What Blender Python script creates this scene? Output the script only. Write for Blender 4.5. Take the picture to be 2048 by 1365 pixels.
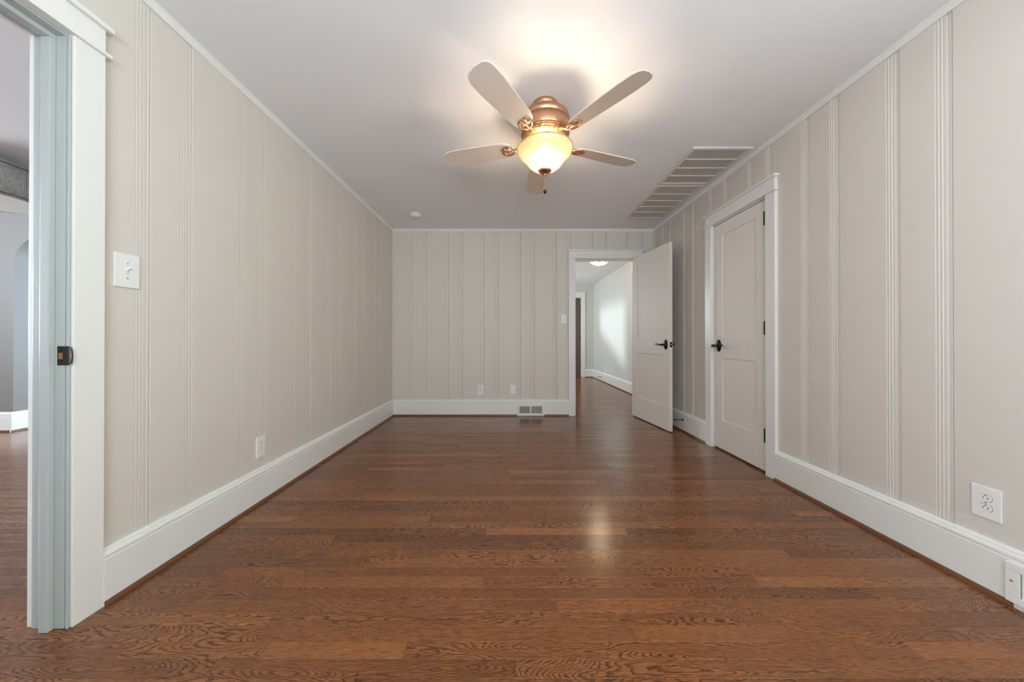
import bpy, bmesh, math, random
from mathutils import Vector, Matrix
PI = math.pi
random.seed(7)
S = bpy.context.scene
for o in list(bpy.data.objects): bpy.data.objects.remove(o)
C = S.collection

# ------------------------------------------------------------------ camera, world, lights, exposure
F = 635.0; W = 2048.0; H = 1365.0; PITCH = 0.0031
cam = bpy.data.cameras.new('camera'); camo = bpy.data.objects.new('camera', cam); C.objects.link(camo)
cam.sensor_width = 36.0; cam.lens = F*36.0/W
camo.location = (0, 0, 0.997); camo.rotation_euler = (PI/2+PITCH, 0, 0)
cam.shift_x = (W/2-1018.0)/W
cam.shift_y = (679.5-(H/2+F*PITCH))/W
cam.clip_start = 0.02
S.camera = camo
S.view_settings.view_transform = 'Standard'; S.view_settings.look = 'None'
S.view_settings.gamma = 1.0; S.view_settings.use_curve_mapping = False
S.view_settings.exposure = 0.66
wd = bpy.data.worlds.new('world'); S.world = wd; wd.use_nodes = True
bg = wd.node_tree.nodes['Background']; bg.inputs[0].default_value = (0.75, 0.87, 1.0, 1); bg.inputs[1].default_value = 1.5

def area(name, loc, rot, sx, sy, power, col, spread=180):
    l = bpy.data.lights.new(name, 'AREA'); l.shape = 'RECTANGLE'; l.size = sx; l.size_y = sy
    l.energy = power; l.color = col; l.spread = math.radians(spread)
    o = bpy.data.objects.new(name, l); C.objects.link(o); o.location = loc; o.rotation_euler = rot
    return o
def point(name, loc, power, col, r):
    l = bpy.data.lights.new(name, 'POINT'); l.energy = power; l.color = col; l.shadow_soft_size = r
    o = bpy.data.objects.new(name, l); C.objects.link(o); o.location = loc
    return o
# daylight through the real window openings (each lamp in its opening, except the arch room's)
XR_ = 1.905; TILT = 0.85                                    # daylight also comes up off the ground outside
area('daylight_near_window', (0.05, -1.36, 1.42), (PI/2+TILT, 0, 0), 1.35, 1.30, 42, (0.72, 0.86, 1.0))
area('daylight_right_window', (XR_+0.06, -0.66, 1.42), (0, PI/2+0.6, 0), 1.30, 0.9, 33, (0.86, 0.97, 0.92))
area('daylight_side_room', (-7.12, 0.6, 1.45), (0, -PI/2-TILT, 0), 1.4, 1.8, 180, (0.76, 0.88, 1.0))
area('daylight_arch_room', (-3.04, 4.4, 1.4), (0, PI/2, 0), 1.3, 1.0, 66, (0.62, 0.82, 1.0))  # unseen lamp in front of a solid wall; no window opening here
area('daylight_hall_window', (-0.60, 7.4, 1.5), (0, -PI/2, 0), 1.2, 1.4, 33, (0.84, 0.95, 1.0))
sun = bpy.data.lights.new('sun', 'SUN'); sun.energy = 1.3; sun.angle = math.radians(8); sun.color = (0.82, 0.92, 1.0)
suno = bpy.data.objects.new('sun', sun); C.objects.link(suno)
suno.rotation_euler = Vector((1.0, -0.15, -0.12)).to_track_quat('-Z', 'Y').to_euler()

# ------------------------------------------------------------------ materials
def mat(name):
    m = bpy.data.materials.new(name); m.use_nodes = True
    nt = m.node_tree; b = nt.nodes['Principled BSDF']
    return m, nt, b
def lin(c):
    c = c/255.0
    return c/12.92 if c <= 0.04045 else ((c+0.055)/1.055)**2.4
def rgb(r, g, b): return (lin(r), lin(g), lin(b), 1)
def paint(name, col, rough, bump=0.15, scale=90, var=0.03, spec=0.5):
    m, nt, b = mat(name); N = nt.nodes; L = nt.links
    tc = N.new('ShaderNodeNewGeometry')
    n = N.new('ShaderNodeTexNoise'); n.inputs['Scale'].default_value = scale; n.inputs['Detail'].default_value = 4
    n2 = N.new('ShaderNodeTexNoise'); n2.inputs['Scale'].default_value = 2.3; n2.inputs['Detail'].default_value = 2
    L.new(tc.outputs['Position'], n.inputs['Vector']); L.new(tc.outputs['Position'], n2.inputs['Vector'])
    r = N.new('ShaderNodeMapRange'); r.inputs[3].default_value = 1-var; r.inputs[4].default_value = 1+var
    L.new(n2.outputs['Fac'], r.inputs[0])
    mx = N.new('ShaderNodeVectorMath'); mx.operation = 'SCALE'; mx.inputs[0].default_value = col[:3]
    L.new(r.outputs[0], mx.inputs['Scale']); L.new(mx.outputs[0], b.inputs['Base Color'])
    bp = N.new('ShaderNodeBump'); bp.inputs['Strength'].default_value = bump; bp.inputs['Distance'].default_value = 0.001
    L.new(n.outputs['Fac'], bp.inputs['Height']); L.new(bp.outputs[0], b.inputs['Normal'])
    b.inputs['Roughness'].default_value = rough; b.inputs['Specular IOR Level'].default_value = spec
    return m
M = {}
M['wall'] = paint('greige_wall_paint', rgb(220, 212, 202), 0.55, 0.12, 160, 0.015)
M['sidewall'] = paint('grey_wall_paint', rgb(206, 206, 203), 0.6, 0.12, 160, 0.015)
M['hallwall'] = paint('pale_hall_wall_paint', rgb(212, 212, 206), 0.5, 0.1, 160, 0.015)
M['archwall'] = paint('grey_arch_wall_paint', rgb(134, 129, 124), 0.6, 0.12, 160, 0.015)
M['ceiling'] = paint('ceiling_paint', rgb(243, 241, 242), 0.8, 0.1, 120, 0.01)
M['trim'] = paint('white_trim_paint', rgb(238, 236, 230), 0.3, 0.12, 60, 0.012)
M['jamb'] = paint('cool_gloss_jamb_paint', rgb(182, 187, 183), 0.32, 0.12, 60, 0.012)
M['door'] = paint('white_door_paint', rgb(232, 224, 215), 0.5, 0.06, 80, 0.01)
M['plastic'] = paint('white_plastic', rgb(240, 239, 234), 0.3, 0.0, 50, 0.0)
M['fan_blade'] = paint('cream_blade_finish', rgb(222, 206, 194), 0.45, 0.05, 40, 0.02)
M['grille'] = paint('grille_enamel', rgb(222, 216, 208), 0.4, 0.0, 40, 0.01)
M['duct'] = paint('dim_duct', rgb(58, 54, 50), 0.8, 0.0, 40, 0.05)
M['dark'] = paint('dark_duct', rgb(52, 48, 45), 0.8, 0.1, 40, 0.1)
M['slot'] = paint('dark_slot', rgb(40, 38, 36), 0.6, 0.0, 40, 0.0)
M['shade'] = paint('grey_linen_shade', rgb(150, 153, 152), 0.9, 0.3, 60, 0.05)
M['brown_door'] = paint('dark_stained_door', rgb(92, 80, 72), 0.4, 0.2, 60, 0.08)

def metal(name, col, rough, metallic=1.0):
    m, nt, b = mat(name); b.inputs['Base Color'].default_value = col
    b.inputs['Roughness'].default_value = rough; b.inputs['Metallic'].default_value = metallic
    n = nt.nodes.new('ShaderNodeTexNoise'); n.inputs['Scale'].default_value = 60
    r = nt.nodes.new('ShaderNodeMapRange'); r.inputs[3].default_value = rough*0.8; r.inputs[4].default_value = rough*1.3
    nt.links.new(n.outputs['Fac'], r.inputs[0]); nt.links.new(r.outputs[0], b.inputs['Roughness'])
    return m
M['bronze'] = metal('oil_rubbed_bronze', rgb(58, 50, 48), 0.3)
M['fan_bronze'] = metal('copper_bronze', rgb(205, 158, 122), 0.32)
M['brass'] = metal('brass', rgb(176, 128, 66), 0.4)
M['steel'] = metal('screw_steel', rgb(200, 200, 198), 0.35)
M['black_line'] = paint('black_ribbon', rgb(28, 28, 30), 0.6, 0.0, 40, 0.0)

# linen shade weave
def weave():
    m, nt, b = mat('linen_weave'); N = nt.nodes; L = nt.links
    g = N.new('ShaderNodeNewGeometry'); mp = N.new('ShaderNodeMapping'); mp.inputs['Scale'].default_value = (260, 260, 35)
    n = N.new('ShaderNodeTexNoise'); n.inputs['Scale'].default_value = 1; n.inputs['Detail'].default_value = 3
    L.new(g.outputs['Position'], mp.inputs[0]); L.new(mp.outputs[0], n.inputs['Vector'])
    cr = N.new('ShaderNodeValToRGB'); cr.color_ramp.elements[0].position = 0.35; cr.color_ramp.elements[0].color = rgb(158, 162, 162)
    cr.color_ramp.elements[1].position = 0.65; cr.color_ramp.elements[1].color = rgb(206, 209, 208)
    L.new(n.outputs['Fac'], cr.inputs[0]); L.new(cr.outputs[0], b.inputs['Base Color']); b.inputs['Roughness'].default_value = 0.9
    return m
M['weave'] = weave()

# stained oak: grain is drawn from a smooth noise whose level lines give cathedral figure
def oak(name, planks=True):
    m, nt, b = mat(name); N = nt.nodes; L = nt.links
    def math_(op, a=None, c=None, d=None):
        n = N.new('ShaderNodeMath'); n.operation = op
        for i, v in enumerate((a, c, d)):
            if v is None: continue
            if isinstance(v, (int, float)): n.inputs[i].default_value = v
            else: L.new(v, n.inputs[i])
        return n.outputs[0]
    g = N.new('ShaderNodeNewGeometry')
    at = N.new('ShaderNodeAttribute'); at.attribute_name = 'plank'
    sp = N.new('ShaderNodeSeparateColor'); L.new(at.outputs['Color'], sp.inputs[0])
    tone, sa, sb = sp.outputs[0], sp.outputs[1], sp.outputs[2]
    off = N.new('ShaderNodeCombineXYZ'); L.new(math_('MULTIPLY', sa, 37.0), off.inputs[0]); L.new(math_('MULTIPLY', sb, 53.0), off.inputs[1]); L.new(math_('MULTIPLY', sa, 91.0), off.inputs[2])
    pos = N.new('ShaderNodeVectorMath'); pos.operation = 'ADD'
    L.new(g.outputs['Position'], pos.inputs[0]); L.new(off.outputs[0], pos.inputs[1])
    def noise(scale, detail, rough=0.5, dist=0.0):
        mp = N.new('ShaderNodeMapping'); mp.inputs['Scale'].default_value = scale
        L.new(pos.outputs[0], mp.inputs[0])
        n = N.new('ShaderNodeTexNoise'); n.inputs['Scale'].default_value = 1.0; n.inputs['Detail'].default_value = detail
        n.inputs['Roughness'].default_value = rough; n.inputs['Distortion'].default_value = dist
        L.new(mp.outputs[0], n.inputs['Vector']); return n.outputs['Fac']
    big = noise((1.7, 11.0, 1), 1.2, 0.35)
    wob = noise((30, 90, 1), 2.5)
    fibre = noise((26, 480, 1), 3.0, 0.65)
    pore = noise((30, 700, 1), 2.0, 0.5)
    blot = noise((2.2, 5.0, 1), 2.0)
    field = math_('ADD', math_('MULTIPLY', big, 52.0), math_('MULTIPLY', wob, 1.5))
    fr = math_('FRACT', field)
    # a saw that rises slowly and drops sharply: dark early-wood line with one soft side
    ramp = N.new('ShaderNodeValToRGB'); e = ramp.color_ramp.elements
    e[0].position = 0.0; e[0].color = (0, 0, 0, 1); e[1].position = 1.0; e[1].color = (0.0, 0.0, 0.0, 1)
    for p_, v in ((0.5, 0.10), (0.80, 0.9), (0.92, 1.0)):
        k = ramp.color_ramp.elements.new(p_); k.color = (v, v, v, 1)
    L.new(fr, ramp.inputs[0])
    figure = ramp.outputs[0]
    # how strongly each plank shows figure
    amt = N.new('ShaderNodeMapRange'); amt.inputs[1].default_value = 0.1; amt.inputs[2].default_value = 0.5
    amt.inputs[3].default_value = 0.22; amt.inputs[4].default_value = 1.0; L.new(sb, amt.inputs[0])
    brk = N.new('ShaderNodeMapRange'); brk.inputs[1].default_value = 0.35; brk.inputs[2].default_value = 0.6; L.new(pore, brk.inputs[0])
    figm = math_('MULTIPLY', math_('MULTIPLY', figure, amt.outputs[0]), math_('ADD', math_('MULTIPLY', brk.outputs[0], 0.5), 0.55))
    base = N.new('ShaderNodeValToRGB'); e = base.color_ramp.elements
    e[0].position = 0.0; e[0].color = rgb(88, 53, 30); e[1].position = 1.0; e[1].color = rgb(200, 135, 75)
    k = base.color_ramp.elements.new(0.35); k.color = rgb(128, 79, 45)
    k = base.color_ramp.elements.new(0.7); k.color = rgb(160, 101, 57)
    tt = math_('ADD', math_('MULTIPLY', tone, 0.40), math_('ADD', math_('MULTIPLY', fibre, 1.25), math_('MULTIPLY', blot, 0.35)))
    tt = math_('SUBTRACT', tt, 0.57)
    L.new(tt, base.inputs[0])
    mix = N.new('ShaderNodeMix'); mix.data_type = 'RGBA'
    L.new(math_('MULTIPLY', figm, 0.95), mix.inputs['Factor']); L.new(base.outputs[0], mix.inputs[6]); mix.inputs[7].default_value = rgb(44, 27, 19)
    pr = N.new('ShaderNodeMapRange'); pr.inputs[1].default_value = 0.25; pr.inputs[2].default_value = 0.46; pr.inputs[3].default_value = 0.6; pr.inputs[4].default_value = 0.0
    L.new(fibre, pr.inputs[0])
    mix2 = N.new('ShaderNodeMix'); mix2.data_type = 'RGBA'
    L.new(pr.outputs[0], mix2.inputs['Factor']); L.new(mix.outputs[2], mix2.inputs[6]); mix2.inputs[7].default_value = rgb(70, 42, 30)
    L.new(mix2.outputs[2], b.inputs['Base Color'])
    rr = N.new('ShaderNodeMapRange'); rr.inputs[3].default_value = 0.15; rr.inputs[4].default_value = 0.24; L.new(fibre, rr.inputs[0])
    L.new(rr.outputs[0], b.inputs['Roughness'])
    b.inputs['Specular IOR Level'].default_value = 0.5
    bp = N.new('ShaderNodeBump'); bp.inputs['Strength'].default_value = 0.12; bp.inputs['Distance'].default_value = 0.0006
    L.new(math_('SUBTRACT', fibre, math_('MULTIPLY', figm, 0.6)), bp.inputs['Height']); L.new(bp.outputs[0], b.inputs['Normal'])
    return m
M['oak'] = oak('stained_oak')
M['shoe'] = paint('stained_shoe_moulding', rgb(112, 70, 44), 0.35, 0.1, 60, 0.12)

def glow(name, col, strength):
    m, nt, b = mat(name); b.inputs['Emission Color'].default_value = col; b.inputs['Emission Strength'].default_value = strength
    b.inputs['Base Color'].default_value = (1, 1, 1, 1)
    return m
M['bulb'] = glow('lit_bulb', (1.0, 0.80, 0.52, 1), 60.0)
M['hall_bulb'] = glow('lit_hall_bulb', (1.0, 0.80, 0.52, 1), 220.0)
def bowl_glass(name, tint, clear):
    m, nt, b = mat(name); N = nt.nodes; L = nt.links; out = N['Material Output']
    n = N.new('ShaderNodeTexNoise'); n.inputs['Scale'].default_value = 45; n.inputs['Detail'].default_value = 6
    g = N.new('ShaderNodeNewGeometry'); L.new(g.outputs['Position'], n.inputs['Vector'])
    cr = N.new('ShaderNodeValToRGB'); cr.color_ramp.elements[0].color = tuple(c*0.8 for c in tint[:3])+(1,); cr.color_ramp.elements[1].color = tint
    cr.color_ramp.elements[0].position = 0.35; cr.color_ramp.elements[1].position = 0.7
    L.new(n.outputs['Fac'], cr.inputs[0])
    tr = N.new('ShaderNodeBsdfTranslucent'); L.new(cr.outputs[0], tr.inputs['Color'])
    df = N.new('ShaderNodeBsdfDiffuse'); L.new(cr.outputs[0], df.inputs['Color'])
    tp = N.new('ShaderNodeBsdfTransparent'); tp.inputs['Color'].default_value = (1, 0.95, 0.85, 1)
    gl = N.new('ShaderNodeBsdfGlossy'); gl.inputs['Roughness'].default_value = 0.15
    m1 = N.new('ShaderNodeMixShader'); m1.inputs[0].default_value = 0.5; L.new(df.outputs[0], m1.inputs[1]); L.new(tr.outputs[0], m1.inputs[2])
    m2 = N.new('ShaderNodeMixShader'); m2.inputs[0].default_value = clear; L.new(m1.outputs[0], m2.inputs[1]); L.new(tp.outputs[0], m2.inputs[2])
    m3 = N.new('ShaderNodeMixShader'); m3.inputs[0].default_value = 0.06; L.new(m2.outputs[0], m3.inputs[1]); L.new(gl.outputs[0], m3.inputs[2])
    L.new(m3.outputs[0], out.inputs['Surface'])
    return m
M['bowl'] = bowl_glass('amber_scavo_glass', (0.50, 0.44, 0.29, 1), 0.42)
M['hall_glass'] = bowl_glass('ribbed_clear_glass', (0.30, 0.27, 0.22, 1), 0.55)

# ------------------------------------------------------------------ mesh helpers
def link(name, bm, m, parent=None, smooth=False, loc=None, rz=None):
    me = bpy.data.meshes.new(name); bmesh.ops.recalc_face_normals(bm, faces=bm.faces); bm.to_mesh(me); bm.free()
    if smooth:
        for p in me.polygons: p.use_smooth = True
    o = bpy.data.objects.new(name, me); C.objects.link(o)
    if m is not None: me.materials.append(m)
    if parent is not None: o.parent = parent
    if loc is not None: o.location = loc
    if rz is not None: o.rotation_euler = (0, 0, rz)
    return o
def tag(o, label, cat, group=None, kind=None):
    o['label'] = label
    if cat: o['category'] = cat
    if group: o['group'] = group
    if kind: o['kind'] = kind
    return o
def empty(name, loc=(0, 0, 0), rz=0.0):
    o = bpy.data.objects.new(name, None); C.objects.link(o); o.location = loc; o.rotation_euler = (0, 0, rz); o.empty_display_size = 0.1
    return o
def box(bm, x0, x1, y0, y1, z0, z1, bev=0.0):
    vs = [bm.verts.new((x, y, z)) for x in (x0, x1) for y in (y0, y1) for z in (z0, z1)]
    f = [(0, 1, 3, 2), (4, 6, 7, 5), (0, 4, 5, 1), (2, 3, 7, 6), (0, 2, 6, 4), (1, 5, 7, 3)]
    fs = [bm.faces.new([vs[i] for i in q]) for q in f]
    if bev > 0:
        es = list({e for q in fs for e in q.edges})
        bmesh.ops.bevel(bm, geom=es, offset=bev, segments=2, affect='EDGES', profile=0.6)
    return vs
def bx(*a, **k):
    bm = bmesh.new(); box(bm, *a, **k); return bm
def extrude(bm, pts, axis_fn, a, b):
    """closed polygon pts (p,q) swept between a and b; axis_fn(p,q,t) -> xyz"""
    n = len(pts)
    A = [bm.verts.new(axis_fn(p, q, a)) for p, q in pts]; B = [bm.verts.new(axis_fn(p, q, b)) for p, q in pts]
    for i in range(n): bm.faces.new((A[i], A[(i+1) % n], B[(i+1) % n], B[i]))
    bm.faces.new(A[::-1]); bm.faces.new(B)
def lathe(bm, prof, cx=0, cy=0, seg=48, closed=False):
    rings = []
    for r, z in prof:
        if r < 1e-5: rings.append([bm.verts.new((cx, cy, z))])
        else: rings.append([bm.verts.new((cx+r*math.cos(2*PI*i/seg), cy+r*math.sin(2*PI*i/seg), z)) for i in range(seg)])
    pr = list(zip(rings, rings[1:])) + ([(rings[-1], rings[0])] if closed else [])
    for A, B in pr:
        for i in range(seg):
            j = (i+1) % seg
            if len(A) == 1 and len(B) == 1: continue
            if len(A) == 1: bm.faces.new((A[0], B[i], B[j]))
            elif len(B) == 1: bm.faces.new((A[i], A[j], B[0]))
            else: bm.faces.new((A[i], A[j], B[j], B[i]))
def tube(bm, pts, rad, seg=10, caps=True):
    pts = [Vector(p) for p in pts]; n = len(pts)
    if not hasattr(rad, '__len__'): rad = [rad]*n
    rings = []; up = Vector((0.13, 0.27, 1)).normalized()
    for i, p in enumerate(pts):
        t = (pts[min(i+1, n-1)]-pts[max(i-1, 0)]).normalized()
        a = t.cross(up)
        if a.length < 1e-3: a = t.cross(Vector((1, 0, 0)))
        a.normalize(); b = t.cross(a).normalized()
        r = rad[i]; ra, rb = r if isinstance(r, tuple) else (r, r)
        rings.append([bm.verts.new(p+a*ra*math.cos(2*PI*k/seg)+b*rb*math.sin(2*PI*k/seg)) for k in range(seg)])
    for A, B in zip(rings, rings[1:]):
        for k in range(seg): bm.faces.new((A[k], A[(k+1) % seg], B[(k+1) % seg], B[k]))
    if caps: bm.faces.new(rings[0][::-1]); bm.faces.new(rings[-1])
def struct(name, bm, m, label, parent=None, smooth=False):
    o = link(name, bm, m, parent, smooth)
    if parent is None: tag(o, label, None, kind='structure')
    return o

# ------------------------------------------------------------------ room numbers (metres)
XL, XR, YN, YF, ZC = -1.535, 1.905, -1.30, 4.17, 2.447
XLo = -1.645                                   # far face of the wall shared with the side room
HD = 2.05                                      # door opening height
D_L = (0.33, 1.096)                            # opening in the left wall (y range)
D_R = (2.338, 2.957)                           # opening in the right wall
D_F = (0.872, 1.659)                           # opening in the far wall (x range)
HXL, HXR, HYF = -0.55, 2.24, 8.40              # hall beyond
HY0 = 4.285
BT = 0.014                                     # board thickness

# ------------------------------------------------------------------ floor
floor = link('floor', bx(-7.2, 2.6, -1.7, 8.7, -0.12, -0.012), M['dark'])
tag(floor, 'brown stained narrow oak strip floor running through every room', None, kind='structure')
PW = 0.0572
def plank_verts(x0, x1, y0, y1, skew=0.0):
    e = 0.0005; g = 0.00025; z = 0.0; zb = -0.011
    top = [(x0+g+e, y0+g+e, z), (x1-g-e, y0+g+e, z), (x1-g-e, y1-g-e, z), (x0+g+e, y1-g-e, z)]
    mid = [(x0+g, y0+g, z-e), (x1-g, y0+g, z-e), (x1-g, y1-g, z-e), (x0+g, y1-g, z-e)]
    bot = [(x0+g, y0+g, zb), (x1-g, y0+g, zb), (x1-g, y1-g, zb), (x0+g, y1-g, zb)]
    fc = [(0, 1, 2, 3)]
    for i in range(4):
        j = (i+1) % 4
        fc.append((4+i, 4+j, j, i)); fc.append((8+i, 8+j, 4+j, 4+i))
    return top+mid+bot, fc
def region_at(y):
    """x-ranges of floor that exist in the row at depth y"""
    if y < YF+0.05: return [(-7.0, XR+0.05)]
    return [(-7.0, -0.75), (HXL-0.03, HXR+0.05)]
planks = []
r0 = random.Random(21)
ny0 = int(math.floor(-1.6/PW))
row = ny0
while row*PW < 8.6:
    y0 = row*PW+0.021; y1 = y0+PW
    for xa, xb in region_at(y0):
        x = xa - r0.uniform(0, 0.9)
        while x < xb:
            ln = r0.choice([0.35, 0.5, 0.62, 0.75, 0.9, 1.1, 1.35])*r0.uniform(0.85, 1.15)
            a, b = max(x, xa), min(x+ln, xb)
            if b-a > 0.05:
                t = min(1, max(0, r0.gauss(0.5, 0.19)))
                planks.append((a, b, y0, y1, t, r0.random(), r0.random()))
            x += ln
    row += 1
def in_view(p):
    a, b, y0, y1 = p[:4]
    if y1 < 0.86: return False
    ym = y1
    if b < -1.64*ym or a > 1.66*ym: return False
    if y1 < YF and a > -1.53 or y1 < 1.1: return True
    return False
def size_px(p): return 1.0/((p[2]+p[3])/2)
vis = sorted([p for p in planks if in_view(p)], key=lambda p: p[2])
near = vis[:300]; nearset = set(id(p) for p in near)
def color_attr(me, cols):
    ca = me.color_attributes.new('plank', 'FLOAT_COLOR', 'CORNER')
    buf = []
    for p, c in zip(me.polygons, cols): buf += list(c)*p.loop_total
    ca.data.foreach_set('color', buf)
def make_mesh(name, lst):
    V, Fc, Cc = [], [], []
    for p in lst:
        v, f = plank_verts(*p[:4]); k = len(V)
        V += v; Fc += [tuple(i+k for i in q) for q in f]; Cc += [(p[4], p[5], p[6], 1)]*len(f)
    me = bpy.data.meshes.new(name); me.from_pydata(V, [], Fc); me.update(); color_attr(me, Cc); me.materials.append(M['oak'])
    o = bpy.data.objects.new(name, me); C.objects.link(o); o.parent = floor
    return o
for p in near: make_mesh('plank', [p])
o = make_mesh('distant_planks', [p for p in planks if id(p) not in nearset]); o['kind'] = 'stuff'

# ------------------------------------------------------------------ ceilings
struct('ceiling', bx(XLo+0.055, XR+0.2, YN-0.2, YF+0.06, ZC, ZC+0.1), M['ceiling'], 'off-white flat painted ceiling above the panelled room')
struct('ceiling', bx(-7.2, XLo+0.055, -1.75, 5.4, ZC, ZC+0.1), M['ceiling'], 'bluish daylit ceiling of the room beyond the left opening')
struct('ceiling', bx(HXL-0.2, HXR+0.2, YF+0.06, HYF+0.3, ZC, ZC+0.1), M['ceiling'], 'white hall ceiling seen through the far doorway')

# ------------------------------------------------------------------ panelled walls: a backing wall plus one object per board
def wall_with_holes(axis, c0, c1, u0, u1, holes):
    """wall slab; axis 'x' means the wall is normal to X (c = x range, u = y)."""
    bm = bmesh.new()
    def b(ua, ub, za, zb):
        if ub-ua < 1e-4 or zb-za < 1e-4: return
        if axis == 'x': box(bm, c0, c1, ua, ub, za, zb)
        else: box(bm, ua, ub, c0, c1, za, zb)
    u = u0
    for ha, hb, za, zb in sorted(holes):
        b(u, ha, 0, ZC); b(ha, hb, 0, za); b(ha, hb, zb, ZC); u = hb
    b(u, u1, 0, ZC)
    return bm
wl = struct('wall_left', wall_with_holes('x', XLo, XL-BT, YN-0.12, YF+0.115, [(D_L[0]-.018, D_L[1]+.018, 0, HD+.018)]), M['wall'], 'left greige wall of vertical moulded boards')
wr = struct('wall_right', wall_with_holes('x', XR+BT, XR+0.13, YN-0.12, YF, [(-1.12, -.20, .72, 2.1), (D_R[0]-.018, D_R[1]+.018, 0, HD+.018)]), M['wall'], 'right greige wall of vertical moulded boards')
wf = struct('wall_far', wall_with_holes('y', YF+BT, HY0, XL-BT, 2.36, [(D_F[0]-.018, D_F[1]+.018, 0, HD+.018)]), M['wall'], 'far greige wall of vertical moulded boards with a doorway')
WIN = [(-0.65, 0.75, 0.72, 2.1)]
wn = struct('wall_near', wall_with_holes('y', YN-0.12, YN, XL-BT, XR+0.13, WIN), M['wall'], 'near wall with a window behind the camera')

def clip(pts, a, b):
    out = []
    def dep(u):
        for (u0, d0), (u1, d1) in zip(pts, pts[1:]):
            if u0 <= u <= u1 and u1 > u0: return d0+(d1-d0)*(u-u0)/(u1-u0)
        return 0
    out.append((a, dep(a)))
    out += [(u, d) for u, d in pts if a+1e-5 < u < b-1e-5]
    out.append((b, dep(b)))
    return out
def board_profile(u0, u1):
    """front of a board, depth into the wall positive; the moulded edge is at the right (u1)"""
    m = u1-0.056
    mould = [(0, 0), (.002, .0024), (.004, .0024), (.006, .0002), (.012, .0002), (.014, .0034), (.0165, .0034), (.0185, .0010), (.0235, .0012),
             (.026, .0044), (.0285, .0030), (.035, .0034), (.042, .0058), (.0445, .0070), (.0465, .0036), (.051, .0034), (.053, .0056), (.0545, .0085)]
    return [(u0, .004), (u0+.0015, 0.0004), (u0+.003, 0)] + [(m+a, d) for a, d in mould]
def board(parent, fn, u0, u1, z0, z1, depth_jit):
    pts = [(u, d+depth_jit) for u, d in board_profile(u0, u1)]
    return pts
def add_boards(parent, fn, gaps, holes, relief, z0=0.0, z1=ZC):
    rj = random.Random(len(gaps)*7+3)
    for a, b in zip(gaps, gaps[1:]):
        j = rj.uniform(0, 0.0012)
        prof = [(u, d*relief+j) for u, d in board_profile(a, b)]
        ua, ub = prof[0][0], prof[-1][0]
        segs = []; hit = [h for h in holes if ua < h[1] and ub > h[0]]
        if hit:
            hole = hit[0]
            if ua < hole[0]: segs.append((ua, hole[0], z0, z1))
            segs.append((max(ua, hole[0]), min(ub, hole[1]), hole[3], z1))
            if hole[2] > 0: segs.append((max(ua, hole[0]), min(ub, hole[1]), z0, hole[2]))
            if ub > hole[1]: segs.append((hole[1], ub, z0, z1))
        else: segs.append((ua, ub, z0, z1))
        bm = bmesh.new()
        for s0, s1, zz, z9 in segs:
            if s1-s0 < 0.002: continue
            f = clip(prof, s0, s1)
            poly = f+[(s1, BT), (s0, BT)]
            extrude(bm, poly, fn, zz, z9)
        o = link('board', bm, M['wall'], parent)
gl = [-1.3, -1.22, -.94, -.76, -.48, -.30, -.02, .157, .437, .615, .895, 1.073, 1.357, 1.535, 1.829, 2.0, 2.277, 2.455, 2.73, 2.905, 3.18, 3.36, 3.64, 3.81, 4.09, 4.17]
add_boards(wl, lambda u, d, z: (XL-d, u, z), gl, [(D_L[0]-.02, D_L[1]+.02, 0, HD+.02)], 0.20)
gr = [-1.3, -1.225, -.945, -.765, -.485, -.305, -.025, .155, .435, .615, .895, 1.079, 1.362, 1.547, 1.830, 2.014, 2.30, 2.483, 2.761, 2.966, 3.247, 3.416, 3.716, 3.895, 4.17]
gr2 = [-y for y in gr[::-1]]
add_boards(wr, lambda u, d, z: (XR+d, -u, z), gr2, [(-D_R[1]-.02, -D_R[0]+.02, 0, HD+.02), (.20, 1.12, .72, 2.1)], 0.75)
gf = [XL, -1.266, -1.080, -.792, -.610, -.323, -.136, .155, .335, .626, .810, 1.097, 1.280, 1.556, 1.753, XR]
add_boards(wf, lambda u, d, z: (u, YF+d, z), gf, [(D_F[0]-.02, D_F[1]+.02, 0, HD+.02)], 0.5)

# corner beads
tn = [0]
def trim(bm, m, label, smooth=False):
    tn[0] += 1
    return struct('trim_%d' % tn[0], bm, m, label, smooth=smooth)
trim(bx(XL, XL+.012, YF-.012, YF+.002, .2, ZC-.03, bev=.003), M['wall'], 'slim greige corner strip at the far left corner')
trim(bx(XR-.012, XR, YF-.030, YF+.002, .2, ZC-.03, bev=.003), M['wall'], 'slim greige corner strip at the far right corner behind the open door')

# crown moulding (d = projection from wall, h = down from the ceiling)
crown = [(0, 0), (.020, 0), (.020, -.004), (.0165, -.007), (.0165, -.010), (.0135, -.0125), (.0125, -.018), (.0135, -.0195), (.011, -.022), (.0085, -.027), (.0085, -.031), (.004, -.033), (0, -.033)]
def crown_run(fn, a, b, label):
    bm = bmesh.new(); extrude(bm, crown, fn, a, b); trim(bm, M['trim'], label)
crown_run(lambda d, h, t: (XL+d, t, ZC+h), YN, YF, 'white crown strip along the top of the left wall')
crown_run(lambda d, h, t: (XR-d, t, ZC+h), YN, YF, 'white crown strip along the top of the right wall')
crown_run(lambda d, h, t: (t, YF-d, ZC+h), XL, XR, 'white crown strip along the top of the far wall')
crown_run(lambda d, h, t: (t, YN+d, ZC+h), XL, XR, 'white crown strip above the near windows')

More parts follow.
